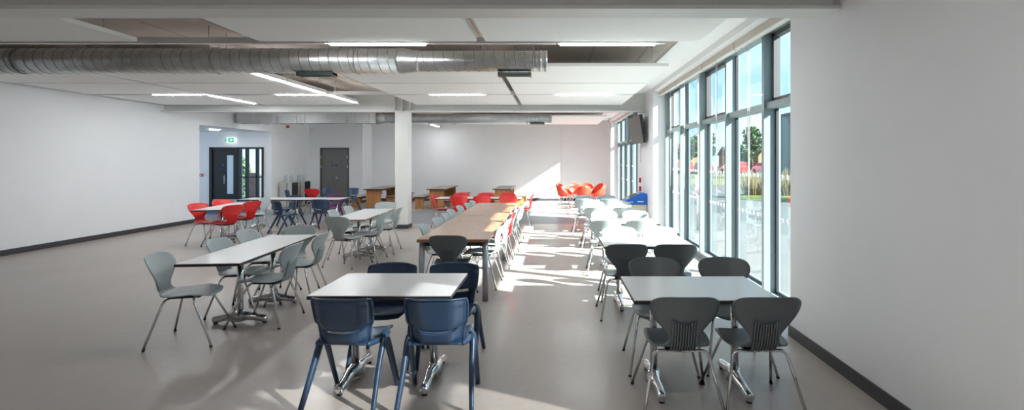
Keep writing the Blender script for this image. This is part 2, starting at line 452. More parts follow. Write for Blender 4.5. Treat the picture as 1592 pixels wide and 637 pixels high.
t = thing('spiral_duct', 'shiny round spiral duct with a reducer, hung across the front ceiling', 'duct', (0, 6.42, 2.93), 0)
b = nb(); tube(b, [(-9.4, 0, 0), (-1.92, 0, 0)], .157, 48); obj('large_pipe', b, 'galv', t)
b = nb(); spiral(b, -9.4, -2.0, .156, .123); obj('large_pipe_seam', b, 'wire', t)
b = nb(); tube(b, [(-1.97, 0, 0), (-1.92, 0, 0), (-1.90, 0, 0), (-1.76, 0, -.005), (-1.72, 0, -.005)], [.162, .162, .158, .135, .135], 48); ring(b, -1.95, .158); ring(b, -1.73, .133); obj('reducer', b, 'galv', t)
b = nb(); tube(b, [(-1.74, 0, -.005), (-.085, 0, -.005)], .131, 48, cap=False); tube(b, [(-.085, 0, -.005), (-.14, 0, -.005)], .122, 40); ring(b, -.1, .131, z=-.005); ring(b, -.17, .131, z=-.005); obj('small_pipe', b, 'galv', t)
b = nb(); spiral(b, -1.70, -.2, .130, .128, -.005); obj('small_pipe_seam', b, 'wire', t)
for x in (-6.8, -4.3, -2.5, -.26): rod(t, x, .157 if x < -1.9 else .131, 0, ZS - 2.93)
for x0, x1 in ((-3.26, -2.80), (-.71, -.29)):
    b = nb(); z = -.155
    box(b, x0, x1, -.07, .07, z - .035, z, bev=.004)
    for k in range(6): box(b, x0 + .02, x1 - .02, -.06 + k * .02, -.052 + k * .02, z - .042, z - .035)
    g = obj('air_grille', b, 'grille', t)
    b = nb(); box(b, x0, x0 + .025, -.075, .075, z - .046, z + .0); box(b, x1 - .025, x1, -.075, .075, z - .046, z); obj('grille_end', b, 'sash', g)
t = thing('distribution_duct', 'grey rectangular duct turning into a round duct beyond the second beam', 'duct', (0, 15.1, 2.93), 0)
b = nb(); box(b, -9.45, -5.3, -.2, .2, -.165, .135, bev=.006); obj('box_duct', b, 'galv2', t)
for x in (-8.7, -7.65, -7.4, -6.15, -5.5, -5.35):
    b = nb(); box(b, x - .012, x + .012, -.225, .225, -.19, .16); obj('flange', b, 'galv2', t)
b = nb(); tube(b, [(-5.32, 0, -.01), (-5.1, 0, -.01), (-5.05, 0, -.01)], [.19, .14, .135], 32); obj('transition', b, 'galv2', t)
b = nb(); tube(b, [(-5.07, 0, -.01), (-.06, 0, -.01)], .133, 32); ring(b, -1.85, .133, z=-.01); ring(b, -.1, .133, z=-.01); obj('round_pipe', b, 'galv2', t)
b = nb(); spiral(b, -5.0, -.1, .132, .125, -.01); obj('round_pipe_seam', b, 'galv2', t)
for x in (-8.2, -5.9, -3.0, -.8):
    b = nb(); box(b, x - .01, x + .01, -.24, .24, -.185, -.175); tube(b, [(x, -.23, -.18), (x, -.23, ZS - 2.93)], .005, 5); tube(b, [(x, .23, -.18), (x, .23, ZS - 2.93)], .005, 5); obj('hanger', b, 'wire', t)
b = nb(); box(b, -.72, -.28, -.07, .07, -.19, -.145, bev=.004); obj('air_grille', b, 'grille', t)
# conduits on the slab in the left corridor
b = nb(); tube(b, fillet([(-4.3, 4.5, 3.38), (-4.3, 8.9, 3.38), (-3.6, 9.6, 3.38), (-3.6, 12.1, 3.38)], .5, 8), .018, 8)
tag(obj('conduit', b, 'white'), 'white conduit bending along the slab left of the round duct', 'pipe')

# ---------------------------------------------------------------- chairs
def catmull(vals, n):
    out = []
    m = len(vals) - 1
    for k in range(n + 1):
        u = k / n * m; i = min(int(u), m - 1); t = u - i
        p0 = vals[max(i - 1, 0)]; p1 = vals[i]; p2 = vals[i + 1]; p3 = vals[min(i + 2, m)]
        out.append(tuple(.5 * (2 * b + (c - a) * t + (2 * a - 5 * b + 4 * c - d) * t * t + (3 * b - a - 3 * c + d) * t ** 3) for a, b, c, d in zip(p0, p1, p2, p3)))
    return out
# (y, z, half width, seat->back blend)
PROF = [(.222, .412, .085, 0), (.215, .424, .15, 0), (.19, .436, .185, 0), (.12, .442, .205, 0), (.03, .436, .212, 0), (-.06, .43, .208, 0),
        (-.13, .431, .19, .05), (-.18, .444, .150, .3), (-.205, .47, .112, .7), (-.217, .505, .096, 1), (-.225, .545, .110, 1), (-.236, .59, .146, 1),
        (-.252, .64, .189, 1), (-.272, .69, .216, 1), (-.292, .735, .223, 1), (-.307, .768, .211, 1), (-.316, .789, .180, 1), (-.321, .799, .130, 1), (-.323, .802, .06, 1)]
def shell_rows():
    rows = []
    for (y, z, w, bl) in catmull(PROF, 54):
        row = []
        for j in range(15):
            v = -1 + 2 * j / 14; x = w * v
            up = .30 * x * x * (1 - bl) * (1 if y < .1 else .4)
            fw = 1.1 * x * x * bl
            row.append((x, y + fw, z + up))
        rows.append(row)
    return rows
def shell_chair(kind, name='shell_chair'):
    t = thing(name, 'x', 'chair')
    rows = shell_rows(); K = 24
    b = nb(); sheet(b, rows[:K + 1], .009); s = obj('seat', b, kind, t)
    b = nb(); sheet(b, rows[K:], .009); bk = obj('backrest', b, kind, t)
    # raised ribbed lumbar pad on the rear of the back: 10 vertical ribs
    b = nb()
    for k in range(10):
        x = -.0765 + k * .017
        pts = []
        for (z) in (.425, .45, .48, .52, .56, .60, .618 + 3.2 * x * x):
            # y of the shell at this height
            yy = None
            P = catmull(PROF, 80)
            for q in range(len(P) - 1):
                if P[q][0] < -.15 and P[q][1] <= z <= P[q + 1][1] + 1e-6:
                    u = (z - P[q][1]) / max(1e-6, P[q + 1][1] - P[q][1]); yy = P[q][0] + u * (P[q + 1][0] - P[q][0]); break
            if yy is None: yy = -.165
            pts.append((x, yy + 1.1 * x * x - .017, z))
        tube(b, pts, .0060, 6, ell=1.0)
    obj('rib_pad', b, kind, bk)
    # chrome legs: front and rear inverted U, split into four legs
    for s_ in (-1, 1):
        for name_, top, foot in (('front', (.10, .428), (.285, 0)), ('rear', (-.13, .418), (-.245, 0))):
            pts = fillet([(0, top[0], top[1] - .012), (s_ * .175, top[0], top[1] - .012), (s_ * .262, foot[0], .012)], .045, 6)
            b = nb(); tube(b, pts, .0105, 10); lg = obj('leg', b, 'chrome', t)
            b = nb(); tube(b, [(s_ * .259, foot[0] - (.007 if foot[0] > 0 else -.005), .018), (s_ * .264, foot[0], 0.0)], .0118, 10); obj('rubber_foot', b, 'rubber', lg)
    b = nb(); box(b, -.10, .10, -.14, .12, .404, .418, bev=.003); obj('seat_bracket', b, 'black', t)
    return t
grey = shell_chair('grey'); red = shell_chair('red'); charcoal = shell_chair('charcoal')

def posture_chair(kind):
    t = thing('plastic_chair', 'x', 'chair')
    # seat
    rows = []
    for (y, z, w) in catmull([(.20, .395, .17), (.19, .413, .20), (.13, .425, .212), (0, .418, .215), (-.10, .416, .21), (-.16, .419, .188), (-.19, .432, .162)], 24):
        rows.append([(w * (-1 + 2 * j / 12), y, z + .5 * (w * (-1 + 2 * j / 12)) ** 2 * (1 if y > -.15 else 0)) for j in range(13)])
    b = nb(); sheet(b, rows, .012); obj('seat', b, kind, t)
    # backrest with a handle slot under it and curved side wings
    prof = [(-.19, .432, .162), (-.207, .458, .170), (-.215, .495, .178), (-.222, .53, .186), (-.235, .58, .198), (-.25, .65, .205), (-.262, .70, .207), (-.27, .735, .205), (-.272, .752, .198)]
    rows = []; P = catmull(prof, 27)
    for (y, z, w) in P:
        row = []
        for j in range(15):
            v = -1 + 2 * j / 14
            wing = .055 * max(0, abs(v) - .55) / .45
            dz = (-.012 * v * v) if z > .70 else .035 * v * v * math.exp(-((z - .515) / .04) ** 2)
            row.append((w * v, y + .5 * (w * v) ** 2 + wing, z + dz))
        rows.append(row)
    def mask(i, j):
        z = P[i][1]; zc = .505 + .035 * (1 - ((j - 6.5) / 5.5) ** 2)
        return not (.500 < P[i][1] < .524 and 2 <= j < 12)
    b = nb(); sheet(b, rows, .012, mask); 
    tube(b, [(r[0][0], r[0][1] + .004, r[0][2]) for r in rows], .009, 8)
    tube(b, [(r[-1][0], r[-1][1] + .004, r[-1][2]) for r in rows], .009, 8)
    tube(b, rows[-1], .008, 8)
    # curved lower lip of the back panel, dipping over the slot
    obj('backrest', b, kind, t)
    for s in (-1, 1):
        b = nb(); tube(b, smooth_path([(s * .175, -.185, .435), (s * .197, -.10, .43), (s * .208, .0, .428), (s * .205, .12, .42)], 4), [.012, .016, .019, .021, .022, .022, .022, .022, .021, .019, .017, .014, .010], 8, ell=.7); obj('side_rail', b, kind, t)
        b = nb(); tube(b, smooth_path([(s * .20, .0, .445), (s * .222, .02, .40), (s * .228, .09, .25), (s * .232, .20, .0)], 4), [.020, .024, .027, .028, .027, .026, .025, .024, .023, .022, .021, .020, .019], 10, ell=.8); obj('leg', b, kind, t)
        b = nb(); tube(b, smooth_path([(s * .20, .0, .445), (s * .222, -.04, .41), (s * .228, -.14, .24), (s * .245, -.27, .0)], 4), [.020, .024, .027, .028, .027, .026, .025, .024, .023, .022, .021, .020, .019], 10, ell=.8); obj('leg', b, kind, t)
    return t
navy = posture_chair('navy'); purple = posture_chair('purple')

def tub_chair():
    t = thing('tub_chair', 'x', 'chair')
    grid = []; n = 28
    # wrap-around shell: seat disc blending into a wall, open at the front
    for i in range(9):
        s = i / 8
        row = []
        for j in range(n + 1):
            a = R(-215 + 250 * j / n + 0)       # from front-left round the back to front-right
            a = R(35) - R(250) * j / n - R(0)
            back = max(0, -math.sin(a))
            side = abs(math.cos(a))
            if s <= .5:
                r = .06 + (s / .5) * .15; z = .435 + .02 * (s / .5) ** 2
            else:
                q = (s - .5) / .5
                top = .60 + .22 * back ** 1.3
                if math.sin(a) > 0: top = .60 - .12 * math.sin(a) / .57
                z = .455 + (top - .455) * q; r = .21 + .045 * math.sin(q * math.pi / 2) + .03 * q * back
            row.append((r * 1.0 * math.cos(a), r * math.sin(a) * .98, z))
        grid.append(row)
    b = nb(); sheet(b, grid, .010); obj('tub_shell', b, 'orange', t)
    b = nb(); tube(b, [(0, .02, .415), (0, .02, .435)], [.2, .215], 24); prism(b, [(-.19, .05), (.19, .05), (.17, .24), (-.17, .24)], .425, .437, ax='z'); obj('seat', b, 'orange', t)
    for sx in (-1, 1):
        for sy in (-1, 1):
            b = nb(); tube(b, [(sx * .10, sy * .1, .42), (sx * .22, sy * .22, 0.0)], .010, 8); obj('leg', b, 'chrome', t)
    return t
tub = tub_chair()

# ---------------------------------------------------------------- tables
def make_table(w, d, pil, foot=.31, edge='edge', name='pedestal_table', h=.72):
    t = thing(name, 'x', 'table')
    b = nb(); box(b, -w / 2 + .002, w / 2 - .002, -d / 2 + .002, d / 2 - .002, h - .005, h, bev=.001); tp = obj('tabletop', b, 'laminate', t)
    b = nb(); box(b, -w / 2, w / 2, -d / 2, d / 2, h - .028, h - .0045, bev=.002); obj('edge_band', b, edge, tp)
    for x in pil:
        b = nb(); tube(b, [(x, 0, .055), (x, 0, h - .03)], .028, 20); obj('pillar', b, 'chrome', t)
        b = nb(); box(b, x - .04, x + .04, -d * .38, d * .38, h - .05, h - .028, bev=.004); obj('top_bracket', b, 'alu', t)
        b = nb()
        for s in (-1, 1):
            tube(b, smooth_path([(x, 0, .075), (x + .008 * s, s * .10, .070), (x, s * foot * .6, .058), (x, s * (foot - .03), .042), (x, s * foot, .036)], 3),
                 [.052, .050, .046, .041, .038, .036, .035, .035, .036, .036, .035, .030, .016], 12, ell=.9)
        tube(b, [(x, 0, .03), (x, 0, .12)], [.062, .036], 20); ft = obj('foot', b, 'alu', t)
        for s in (-1, 1):
            b = nb(); tube(b, [(x, s * (foot - .03), 0), (x, s * (foot - .03), .02)], .02, 12); obj('foot_pad', b, 'rubber', ft)
    if len(pil) > 1:
        b = nb(); box(b, min(pil), max(pil), -.02, .02, h - .075, h - .045, bev=.004); obj('rail', b, 'alu', t)
    return t
T = make_table(1.0, .70, (-.3, .3))
GW = 'two-seat pedestal tables along the window wall'
place(T, 1.04, 3.72, 0, 'pale rectangular pedestal table in the right foreground, nearest of the window row', 'small pedestal tables')
ORD = ['', 'second', 'third', 'fourth', 'fifth and farthest']
for k, (x, y) in enumerate([(1.05, 5.81), (1.08, 7.80), (1.05, 9.75), (1.08, 11.75)]):
    place(T, x, y, 0, 'white-topped pedestal table in the row by the windows, %s from the front' % ORD[k + 1], 'small pedestal tables')
place(T, -1.215, 3.83, 0, 'pale rectangular pedestal table in the centre foreground with navy chairs around', 'small pedestal tables')

# grey chairs in the window row: (near y back, xs), (far y back, xs)
NEAR = [(3.12, (.84, 1.355)), (5.10, (.75, 1.265)), (7.12, (.752, 1.257)), (9.12, (.775, 1.306)), (11.1, (.675, 1.23))]
FARR = [(4.44, (.859, 1.463)), (6.47, (.827, 1.344)), (8.55, (.846, 1.36)), (10.45, (.84, 1.365)), (12.35, (.763, 1.28))]
OT = ['foreground', 'second', 'third', 'fourth', 'farthest']
GG = 'shell chairs at the window row'
for k in range(5):
    for s in (0, 1):
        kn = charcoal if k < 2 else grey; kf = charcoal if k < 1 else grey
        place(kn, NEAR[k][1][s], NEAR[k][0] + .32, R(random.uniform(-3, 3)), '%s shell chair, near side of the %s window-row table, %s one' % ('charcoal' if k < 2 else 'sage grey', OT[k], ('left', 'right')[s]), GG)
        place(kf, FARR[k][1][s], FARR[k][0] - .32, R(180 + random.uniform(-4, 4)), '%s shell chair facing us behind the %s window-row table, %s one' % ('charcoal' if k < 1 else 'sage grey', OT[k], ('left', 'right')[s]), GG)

# navy chairs round the centre table
GN = 'navy plastic chairs at the centre foreground table'
place(navy, -1.40, 3.53, R(-4), 'navy plastic chair in the centre foreground, near side, left one', GN)
place(navy, -.79, 3.53, R(2), 'navy plastic chair in the centre foreground, near side, right one', GN)
place(navy, -1.40, 4.17, R(180), 'navy plastic chair behind the centre foreground table, left one', GN)
place(navy, -.86, 4.17, R(181), 'navy plastic chair behind the centre foreground table, right one', GN)

# ---------------------------------------------------------------- long wooden tables
def wood_table():
    t = thing('wooden_table', 'x', 'table')
    w, L, h = .84, 2.53, .735
    b = nb(); box(b, -w / 2, w / 2, -L / 2, L / 2, h - .035, h, bev=.003); obj('tabletop', b, 'walnut', t)
    b = nb(); box(b, -w / 2 + .05, w / 2 - .05, -L / 2 + .05, L / 2 - .05, h - .085, h - .035); obj('apron', b, 'black', t)
    for sx in (-1, 1):
        for sy in (-1, 1):
            b = nb(); tube(b, [(sx * (w / 2 - .045), sy * (L / 2 - .06), .0), (sx * (w / 2 - .045), sy * (L / 2 - .06), h - .036)], .036, 20); obj('leg', b, 'tubegrey', t)
    return t
WT = wood_table()
place(WT, -1.19, 7.13, R(.3), 'long brown wooden table, nearer half of the joined pair', 'joined wooden tables')
place(WT, -1.21, 9.67, R(.3), 'long brown wooden table, farther half of the joined pair', 'joined wooden tables')
GL = 'shell chairs around the long wooden tables'
LN = ['first', 'second', 'third', 'fourth', 'fifth', 'sixth', 'seventh']
for k in range(7):
    y = (6.72, 7.42, 8.08, 8.72, 9.42, 10.02, 10.62)[k]
    place(grey, -1.79 + .31 + (0, .01, 0, -.05, -.03, .02, .02)[k], y, R(-90 + random.uniform(-4, 4)), 'pale grey shell chair left of the long wooden table, %s from the near end' % LN[k], GL)
for k, (x, y, kind, rot) in enumerate([(-.66, 6.68, grey, 88), (-.63, 7.42, grey, 86), (-.62, 8.15, red, 90), (-.60, 8.9, grey, 84), (-.60, 9.65, grey, 92), (-.58, 10.35, grey, 88)]):
    place(kind, x - .31, y, R(rot), '%s shell chair right of the long wooden table, %s from the near end' % ('red' if kind is red else 'pale grey', LN[k]), GL)
place(charcoal, -1.22, 5.60 + .42, 0, 'charcoal shell chair tucked under the near end of the long wooden table', GL)

# ---------------------------------------------------------------- white table with red chairs beyond
M2 = make_table(1.06, .62, (-.32, .32))
place(M2, -2.39, 12.62, 0, 'white pedestal table among red chairs beyond the wooden table, left of the pair', 'joined white tables with red chairs')
place(M2, -1.33, 12.62, 0, 'white pedestal table among red chairs beyond the wooden table, right of the pair', 'joined white tables with red chairs')
GR = 'red shell chairs at the white tables beyond the wooden table'
for x, n in ((-2.30, 'left'), (-1.72, 'middle'), (-1.10, 'right')):
    place(red, x, 12.0 + .32, R(random.uniform(-4, 4)), 'red shell chair on the near side of the joined white tables, %s one' % n, GR)
for x, n in ((-2.43, 'left'), (-1.78, 'middle'), (-1.22, 'right')):
    place(red, x, 13.2 - .28, R(180), 'red shell chair on the far side of the joined white tables, %s one' % n, GR)
place(red, -3.08 + .31, 12.62, R(-92), 'red shell chair in side view at the left end of the white tables', GR)
place(red, -.50 - .31, 12.55, R(92), 'red shell chair in side view at the right end of the white tables', GR)

# ---------------------------------------------------------------- left tables
L1 = make_table(1.78, .57, (-.33, .37), foot=.27)
place(L1, -3.225, 5.45, R(90 + 4.5), 'long white pedestal table in the left foreground, cut by the picture edge', 'long narrow white tables on the left')
L2 = make_table(1.80, .57, (-.33, .33), foot=.27, edge='ply')
place(L2, -3.335, 8.86, R(90 + 3), 'long white pedestal table with brown edge between left foreground and column', 'long narrow white tables on the left')
place(L1, -6.70, 10.36, R(90 + 10), 'long white pedestal table with red chairs at the left edge of the picture', 'long narrow white tables on the left')
GA = 'grey shell chairs at the left foreground table'
place(grey, -2.62 - .33, 5.18, R(92), 'grey shell chair right of the left foreground table, nearer one, side view', GA)
place(grey, -2.68 - .33, 5.95, R(94), 'grey shell chair right of the left foreground table, farther one', GA)
place(grey, -3.32, 6.62 - .34, R(176), 'dark grey shell chair at the far end of the left foreground table, facing us', GA)
place(grey, -3.72 + .31, 5.50, R(-86), 'grey shell chair left of the left foreground table, nearer one, half cut off', GA)
place(grey, -3.83 + .31, 6.17, R(-88), 'grey shell chair left of the left foreground table, farther one', GA)
place(grey, -3.38, 4.66, R(-78), 'grey shell chair at the near end of the left foreground table, side view', GA)
GB = 'grey shell chairs at the brown-edged left table'
place(grey, -3.27, 7.60 + .34, R(-14), 'grey shell chair at the near end of the brown-edged table, turned aside', GB)
place(grey, -2.76 - .33, 8.32, R(92), 'pale grey shell chair right of the brown-edged table, nearer one', GB)
place(grey, -2.75 - .33, 9.10, R(93), 'pale grey shell chair right of the brown-edged table, farther one by the column', GB)
place(grey, -3.86 + .31, 8.66, R(-86), 'pale grey shell chair left of the brown-edged table, nearer one', GB)
place(grey, -3.89 + .31, 9.36, R(-86), 'pale grey shell chair left of the brown-edged table, farther one', GB)
place(grey, -3.42, 10.30 - .34, R(180), 'dark grey shell chair at the far end of the brown-edged table, facing us', GB)
GC = 'shell chairs at the left edge table'
place(red, -6.10 - .30, 9.75, R(68), 'red shell chair right of the left edge table, nearer one, back to us', GC)
place(red, -6.26 - .30, 10.6, R(72), 'red shell chair right of the left edge table, farther one', GC)
place(red, -7.22 + .24, 10.78, R(-118), 'red shell chair left of the left edge table, farther one', GC)
place(red, -7.08 + .24, 9.92, R(-105), 'red shell chair at the left picture edge, half cut off', GC)
place(grey, -6.72, 11.25, R(150), 'dark grey shell chair at the far end of the left edge table', GC)

# ---------------------------------------------------------------- navy chair group at the two far left tables
TA = make_table(1.42, .72, (-.42, .55)); TB = make_table(1.0, .72, (-.28, .3))
place(TA, -6.87, 12.35, 0, 'white pedestal table in front of the black doors, left of a joined pair', 'joined white tables with navy chairs')
place(TB, -5.65, 12.35, 0, 'white pedestal table near the grey door, right of a joined pair', 'joined white tables with navy chairs')
GD = 'navy plastic chairs around the far left white tables'
place(navy, -6.12, 11.42, R(-38), 'navy plastic chair in front of the far left white tables, left one, turned', GD)
place(navy, -5.42, 11.85, R(-4), 'navy plastic chair in front of the far left white tables, right one', GD)
place(navy, -6.75, 12.85, R(160), 'navy plastic chair behind the far left white tables, in shadow', GD)
place(purple, -5.74, 12.95, R(178), 'purple plastic chair behind the far left white tables', GD)
place(navy, -7.85, 15.2, R(-70), 'navy plastic chair in side view in front of the steel bins', GD)
place(red, -7.30, 15.35, R(4), 'red shell chair standing loose in front of the steel bins', 'loose chairs before the grey door')
place(navy, -7.60, 16.6, R(170), 'navy plastic chair before the grey double door', GD)
place(navy, -6.58, 16.15, R(158), 'navy plastic chair standing alone right of the grey door', GD)

# ---------------------------------------------------------------- far red tub chairs round a small table
t = thing('round_table', 'small round orange-red table among the tub chairs by the back wall', 'table', (.95, 17.95, 0))
b = nb(); tube(b, [(0, 0, .69), (0, 0, .72)], .38, 32); obj('tabletop', b, 'orange', t)
b = nb(); tube(b, [(0, 0, .03), (0, 0, .69)], .03, 14); obj('pillar', b, 'chrome', t)
b = nb(); tube(b, [(0, 0, 0), (0, 0, .03)], [.24, .2], 24); obj('foot', b, 'chrome', t)
for x, y, rz, n in ((.36, 17.45, -75, 'leftmost, nearest the sunlit patch'), (.44, 18.25, -110, 'behind the leftmost one'), (.80, 18.55, -165, 'behind the round table, left'),
                    (1.2, 18.6, 170, 'behind the round table, right'), (1.02, 17.1, 3, 'nearest, with its back to us'), (1.52, 18.3, 120, 'right rear of the round table'), (1.52, 17.35, 78, 'rightmost, by the windows')):
    place(tub, x, y, R(rz), 'orange-red tub chair at the small round table, ' + n, 'tub chairs by the back wall')

# ---------------------------------------------------------------- wooden folding table-and-bench units
def trestle(label_, cx, name, w, L, h, x, y):
    t = thing(name, label_, 'table' if h > .5 else 'bench', (x, y, 0), 0, 'wooden tables and benches by the back wall')
    b = nb(); box(b, -w / 2, w / 2, -L / 2, L / 2, h - .006, h, bev=.001); tp = obj('tabletop' if h > .5 else 'bench_top', b, 'woodtop', t)
    b = nb(); box(b, -w / 2 - .002, w / 2 + .002, -L / 2 - .002, L / 2 + .002, h - .032, h - .0055, bev=.002); obj('edge_band', b, 'edge', tp)
    m = w / 2 - (.07 if h > .5 else .03)
    for s in (-1, 1):
        yy = s * (L / 2 - .12)
        b = nb(); box(b, -m, m, yy - .018, yy + .018, .02, h - .032, bev=.002); e = obj('end_panel', b, 'wood', t)
        b = nb(); box(b, -m + .02, -m + .06, yy - .02, yy + .02, 0, .02); box(b, m - .06, m - .02, yy - .02, yy + .02, 0, .02); obj('glide', b, 'rubber', e)
        b = nb(); c = Matrix.Translation((0, yy - s * .17, h - .19)) @ Matrix.Rotation(R(s * 40), 4, 'X'); box(b, -m * .8, m * .8, -.012, .012, -.2, .2, mtx=c); obj('brace', b, 'wood', t)
    b = nb(); box(b, -.02, .02, -L / 2 + .13, L / 2 - .13, h - .12, h - .04); obj('rail', b, 'wood', t)
for cx, n in ((-6.2, 'left of the column'), (-4.03, 'just right of the column'), (-1.78, 'nearest the sunlit patch')):
    trestle('brown wooden panel-end table by the back wall, ' + n, cx, 'panel_table', .64, 2.3, .68, cx, 18.3)
    trestle('low wooden panel-end bench on the left of the panel table ' + n, cx, 'panel_bench', .36, 2.3, .42, cx - .56, 18.15)
    trestle('low wooden panel-end bench on the right of the panel table ' + n, cx, 'panel_bench', .34, 2.3, .42, cx + .60, 18.35)

# ---------------------------------------------------------------- doors
def disc_sign(parent, x, y, z, r, m): 
    b = nb(); disc(b, (x, y, z), r, 'y', .006); return obj('round_sign', b, m, parent)
b = nb(); box(b, dx0 - .02, dx0 + .04, YD - .03, YD + .12, 0, 2.15); box(b, dx1 - .04, dx1 + .02, YD - .03, YD + .12, 0, 2.15); box(b, dx0 - .02, dx1 + .02, YD - .03, YD + .12, 2.09, 2.15)
d = struct('door_1', b, 'sash'); d['label'] = 'grey double door with dark frame'
mx = (dx0 + dx1) / 2 - .01
for a, c in ((dx0 + .04, mx - .006), (mx + .006, dx1 - .04)):
    b = nb(); box(b, a, c, YD + .0, YD + .045, .01, 2.09, bev=.002); lf = obj('leaf', b, 'door_grey', d)
    disc_sign(lf, mx + (-.075 if c < mx else .075), YD - .006, 1.46, .04, 'sign_blue')
b = nb(); box(b, mx - .004, mx + .004, YD + .005, YD + .03, .01, 2.09); obj('seam', b, 'copper', d)
b = nb(); disc(b, (mx + .09, YD - .01, .98), .04, 'y', .02); obj('lock', b, 'chrome', d)
for x in (dx0 + .03, dx1 - .03):
    for z in (1.42, 1.78):
        b = nb(); box(b, x - .012, x + .012, YD - .04, YD - .01, z - .05, z + .05); obj('hinge', b, 'chrome', d)
# black entrance doors
b = nb(); box(b, lx0, lx0 + .09, YL - .05, YL + .15, 0, 2.10); box(b, lx1 - .05, lx1, YL - .05, YL + .15, 0, 2.10); box(b, lx0, lx1, YL - .05, YL + .15, 2.04, 2.10)
d = struct('door_2', b, 'door_black'); d['label'] = 'black entrance double doors, right leaf open'
lm = -10.72
def slit_leaf(x0, x1, s0, s1, z0, z1):
    b = nb(); y0, y1 = YL + .0, YL + .05
    box(b, x0, s0, y0, y1, .01, 2.04); box(b, s1, x1, y0, y1, .01, 2.04); box(b, s0, s1, y0, y1, .01, z0); box(b, s0, s1, y0, y1, z1, 2.04)
    return b
lf = obj('leaf', slit_leaf(lx0 + .09, lm, -11.10, -10.86, .52, 1.83), 'door_black', d)
b = nb(); box(b, -11.10, -10.86, YL + .02, YL + .026, .52, 1.83); obj('vision_pane', b, 'clear', lf)
b = nb(); box(b, lx0 + .09, lm, YL - .006, YL + .0, .02, .34); obj('kick_plate', b, 'stainless', lf)
disc_sign(lf, -11.21, YL - .004, 1.50, .035, 'sign_blue')
b = nb(); tube(b, fillet([(-11.13, YL, 1.15), (-11.13, YL - .06, 1.15), (-11.13, YL - .06, .85), (-11.13, YL, .85)], .02), .012, 8); obj('door_handle', b, 'chrome', lf)
b = nb(); c = Matrix.Translation((lx1 - .05, YL + .05, 0)) @ Matrix.Rotation(R(-80), 4, 'Z')
box(b, -.78, -.56, 0, .05, .01, 2.03, mtx=c); box(b, -.34, 0, 0, .05, .01, 2.03, mtx=c); box(b, -.56, -.34, 0, .05, .01, .5, mtx=c); box(b, -.56, -.34, 0, .05, 1.84, 2.03, mtx=c); obj('open_leaf', b, 'door_black', d)
# vestibule behind the entrance doors
b = nb(); box(b, XL - 4.5, XL - 3.3, 20.6, 20.75, 0, 2.62); box(b, -11.05, XL, 20.6, 20.75, 2.2, 2.62); box(b, XL - 3.3, -11.05, 20.6, 20.75, 2.3, 2.62); struct('wall_vestibule', b, 'wall')
b = nb(); box(b, -13.65, -13.25, 22.2, 22.4, -.04, 1.1); struct('wall_outside', b, 'brick')
b = nb()
for x in (-12.9, -12.6, -12.18, -11.6, -11.05, -10.55, -10.1, -9.75): box(b, x - .04, x + .04, 20.55, 20.7, 0, 2.3)
box(b, -12.9, -9.7, 20.55, 20.7, .95, 1.0)
box(b, -12.9, -9.7, 20.55, 20.7, 0, .08)
w = struct('window_5', b, 'door_black'); 
b = nb(); box(b, -12.9, -9.7, 20.61, 20.62, .05, 2.25); obj('pane', b, 'glass', w)
b = nb(); box(b, XL - 4.5, XL - .12, 17.15, 20.75, 2.62, 2.8); struct('ceiling_vestibule', b, 'ceil')

# ---------------------------------------------------------------- wall fittings
t = thing('exit_sign', 'green and white running man exit sign above the black doors', 'sign', (-10.92, YL - .02, 2.34))
b = nb(); box(b, -.17, .17, -.05, .02, -.075, .075, bev=.006); obj('light_box', b, 'signwhite', t)
b = nb(); box(b, -.165, -.125, -.054, -.049, -.07, .07); obj('green_strip', b, 'green', t)
b = nb(); box(b, -.055, .125, -.054, -.049, -.07, .07); p = obj('green_panel', b, 'green', t)
b = nb(); prism(b, [(-.02, .0), (.03, .045), (.03, .018), (.085, .018), (.085, -.018), (.03, -.018), (.03, -.045)], -.058, -.054, ax='y'); obj('arrow', b, 'signwhite', p)
b = nb(); disc(b, (-.06, -.056, .045), .012, 'y', .004); prism(b, [(-.075, .03), (-.06, .032), (-.05, .0), (-.035, -.03), (-.045, -.045), (-.065, -.015), (-.09, -.05), (-.105, -.045), (-.08, -.01)], -.058, -.054, ax='y'); obj('running_man', b, 'green', t)
b = nb(); tube(b, [(0, 0, 0), (0, 0, -.02)], .13, 24); o = obj('downlight', b, 'lamp'); o.location = (-10.55, 15.6, 2.62); tag(o, 'round white downlight in the low lobby ceiling', 'ceiling light')
t = thing('alarm_beacon', 'red alarm beacon high on the white wall left of the grey door', 'alarm', (XL + .0, 17.95, 2.86))
b = nb(); tube(b, [(0, 0, 0), (.03, 0, 0)], .06, 20); obj('base', b, 'white', t)
b = nb(); tube(b, [(.03, 0, 0), (.09, 0, 0), (.10, 0, 0)], [.055, .05, .03], 20); obj('lens', b, 'redsign', t)
b = nb(); tube(b, [(0, 0, 0), (0, -.05, 0)], [.06, .045], 20); o = obj('motion_sensor', b, 'white'); o.location = (XL + .12, YD, 2.84); tag(o, 'small white motion sensor in the wall corner above the steel bins', 'sensor')
t = thing('call_point', 'small red fire call point beside the black doors', 'alarm', (-11.93, YL, 1.16))
b = nb(); box(b, -.045, .045, -.04, 0, -.045, .045, bev=.006); obj('body', b, 'redsign', t)
b = nb(); box(b, -.025, .025, -.044, -.04, -.025, .02); obj('break_glass', b, 'white', t)
b = nb(); box(b, .30, .335, YB - .02, YB, .1, 3.05); o = obj('trunking', b, 'white'); tag(o, 'thin vertical grey trunking on the back wall', 'trunking')
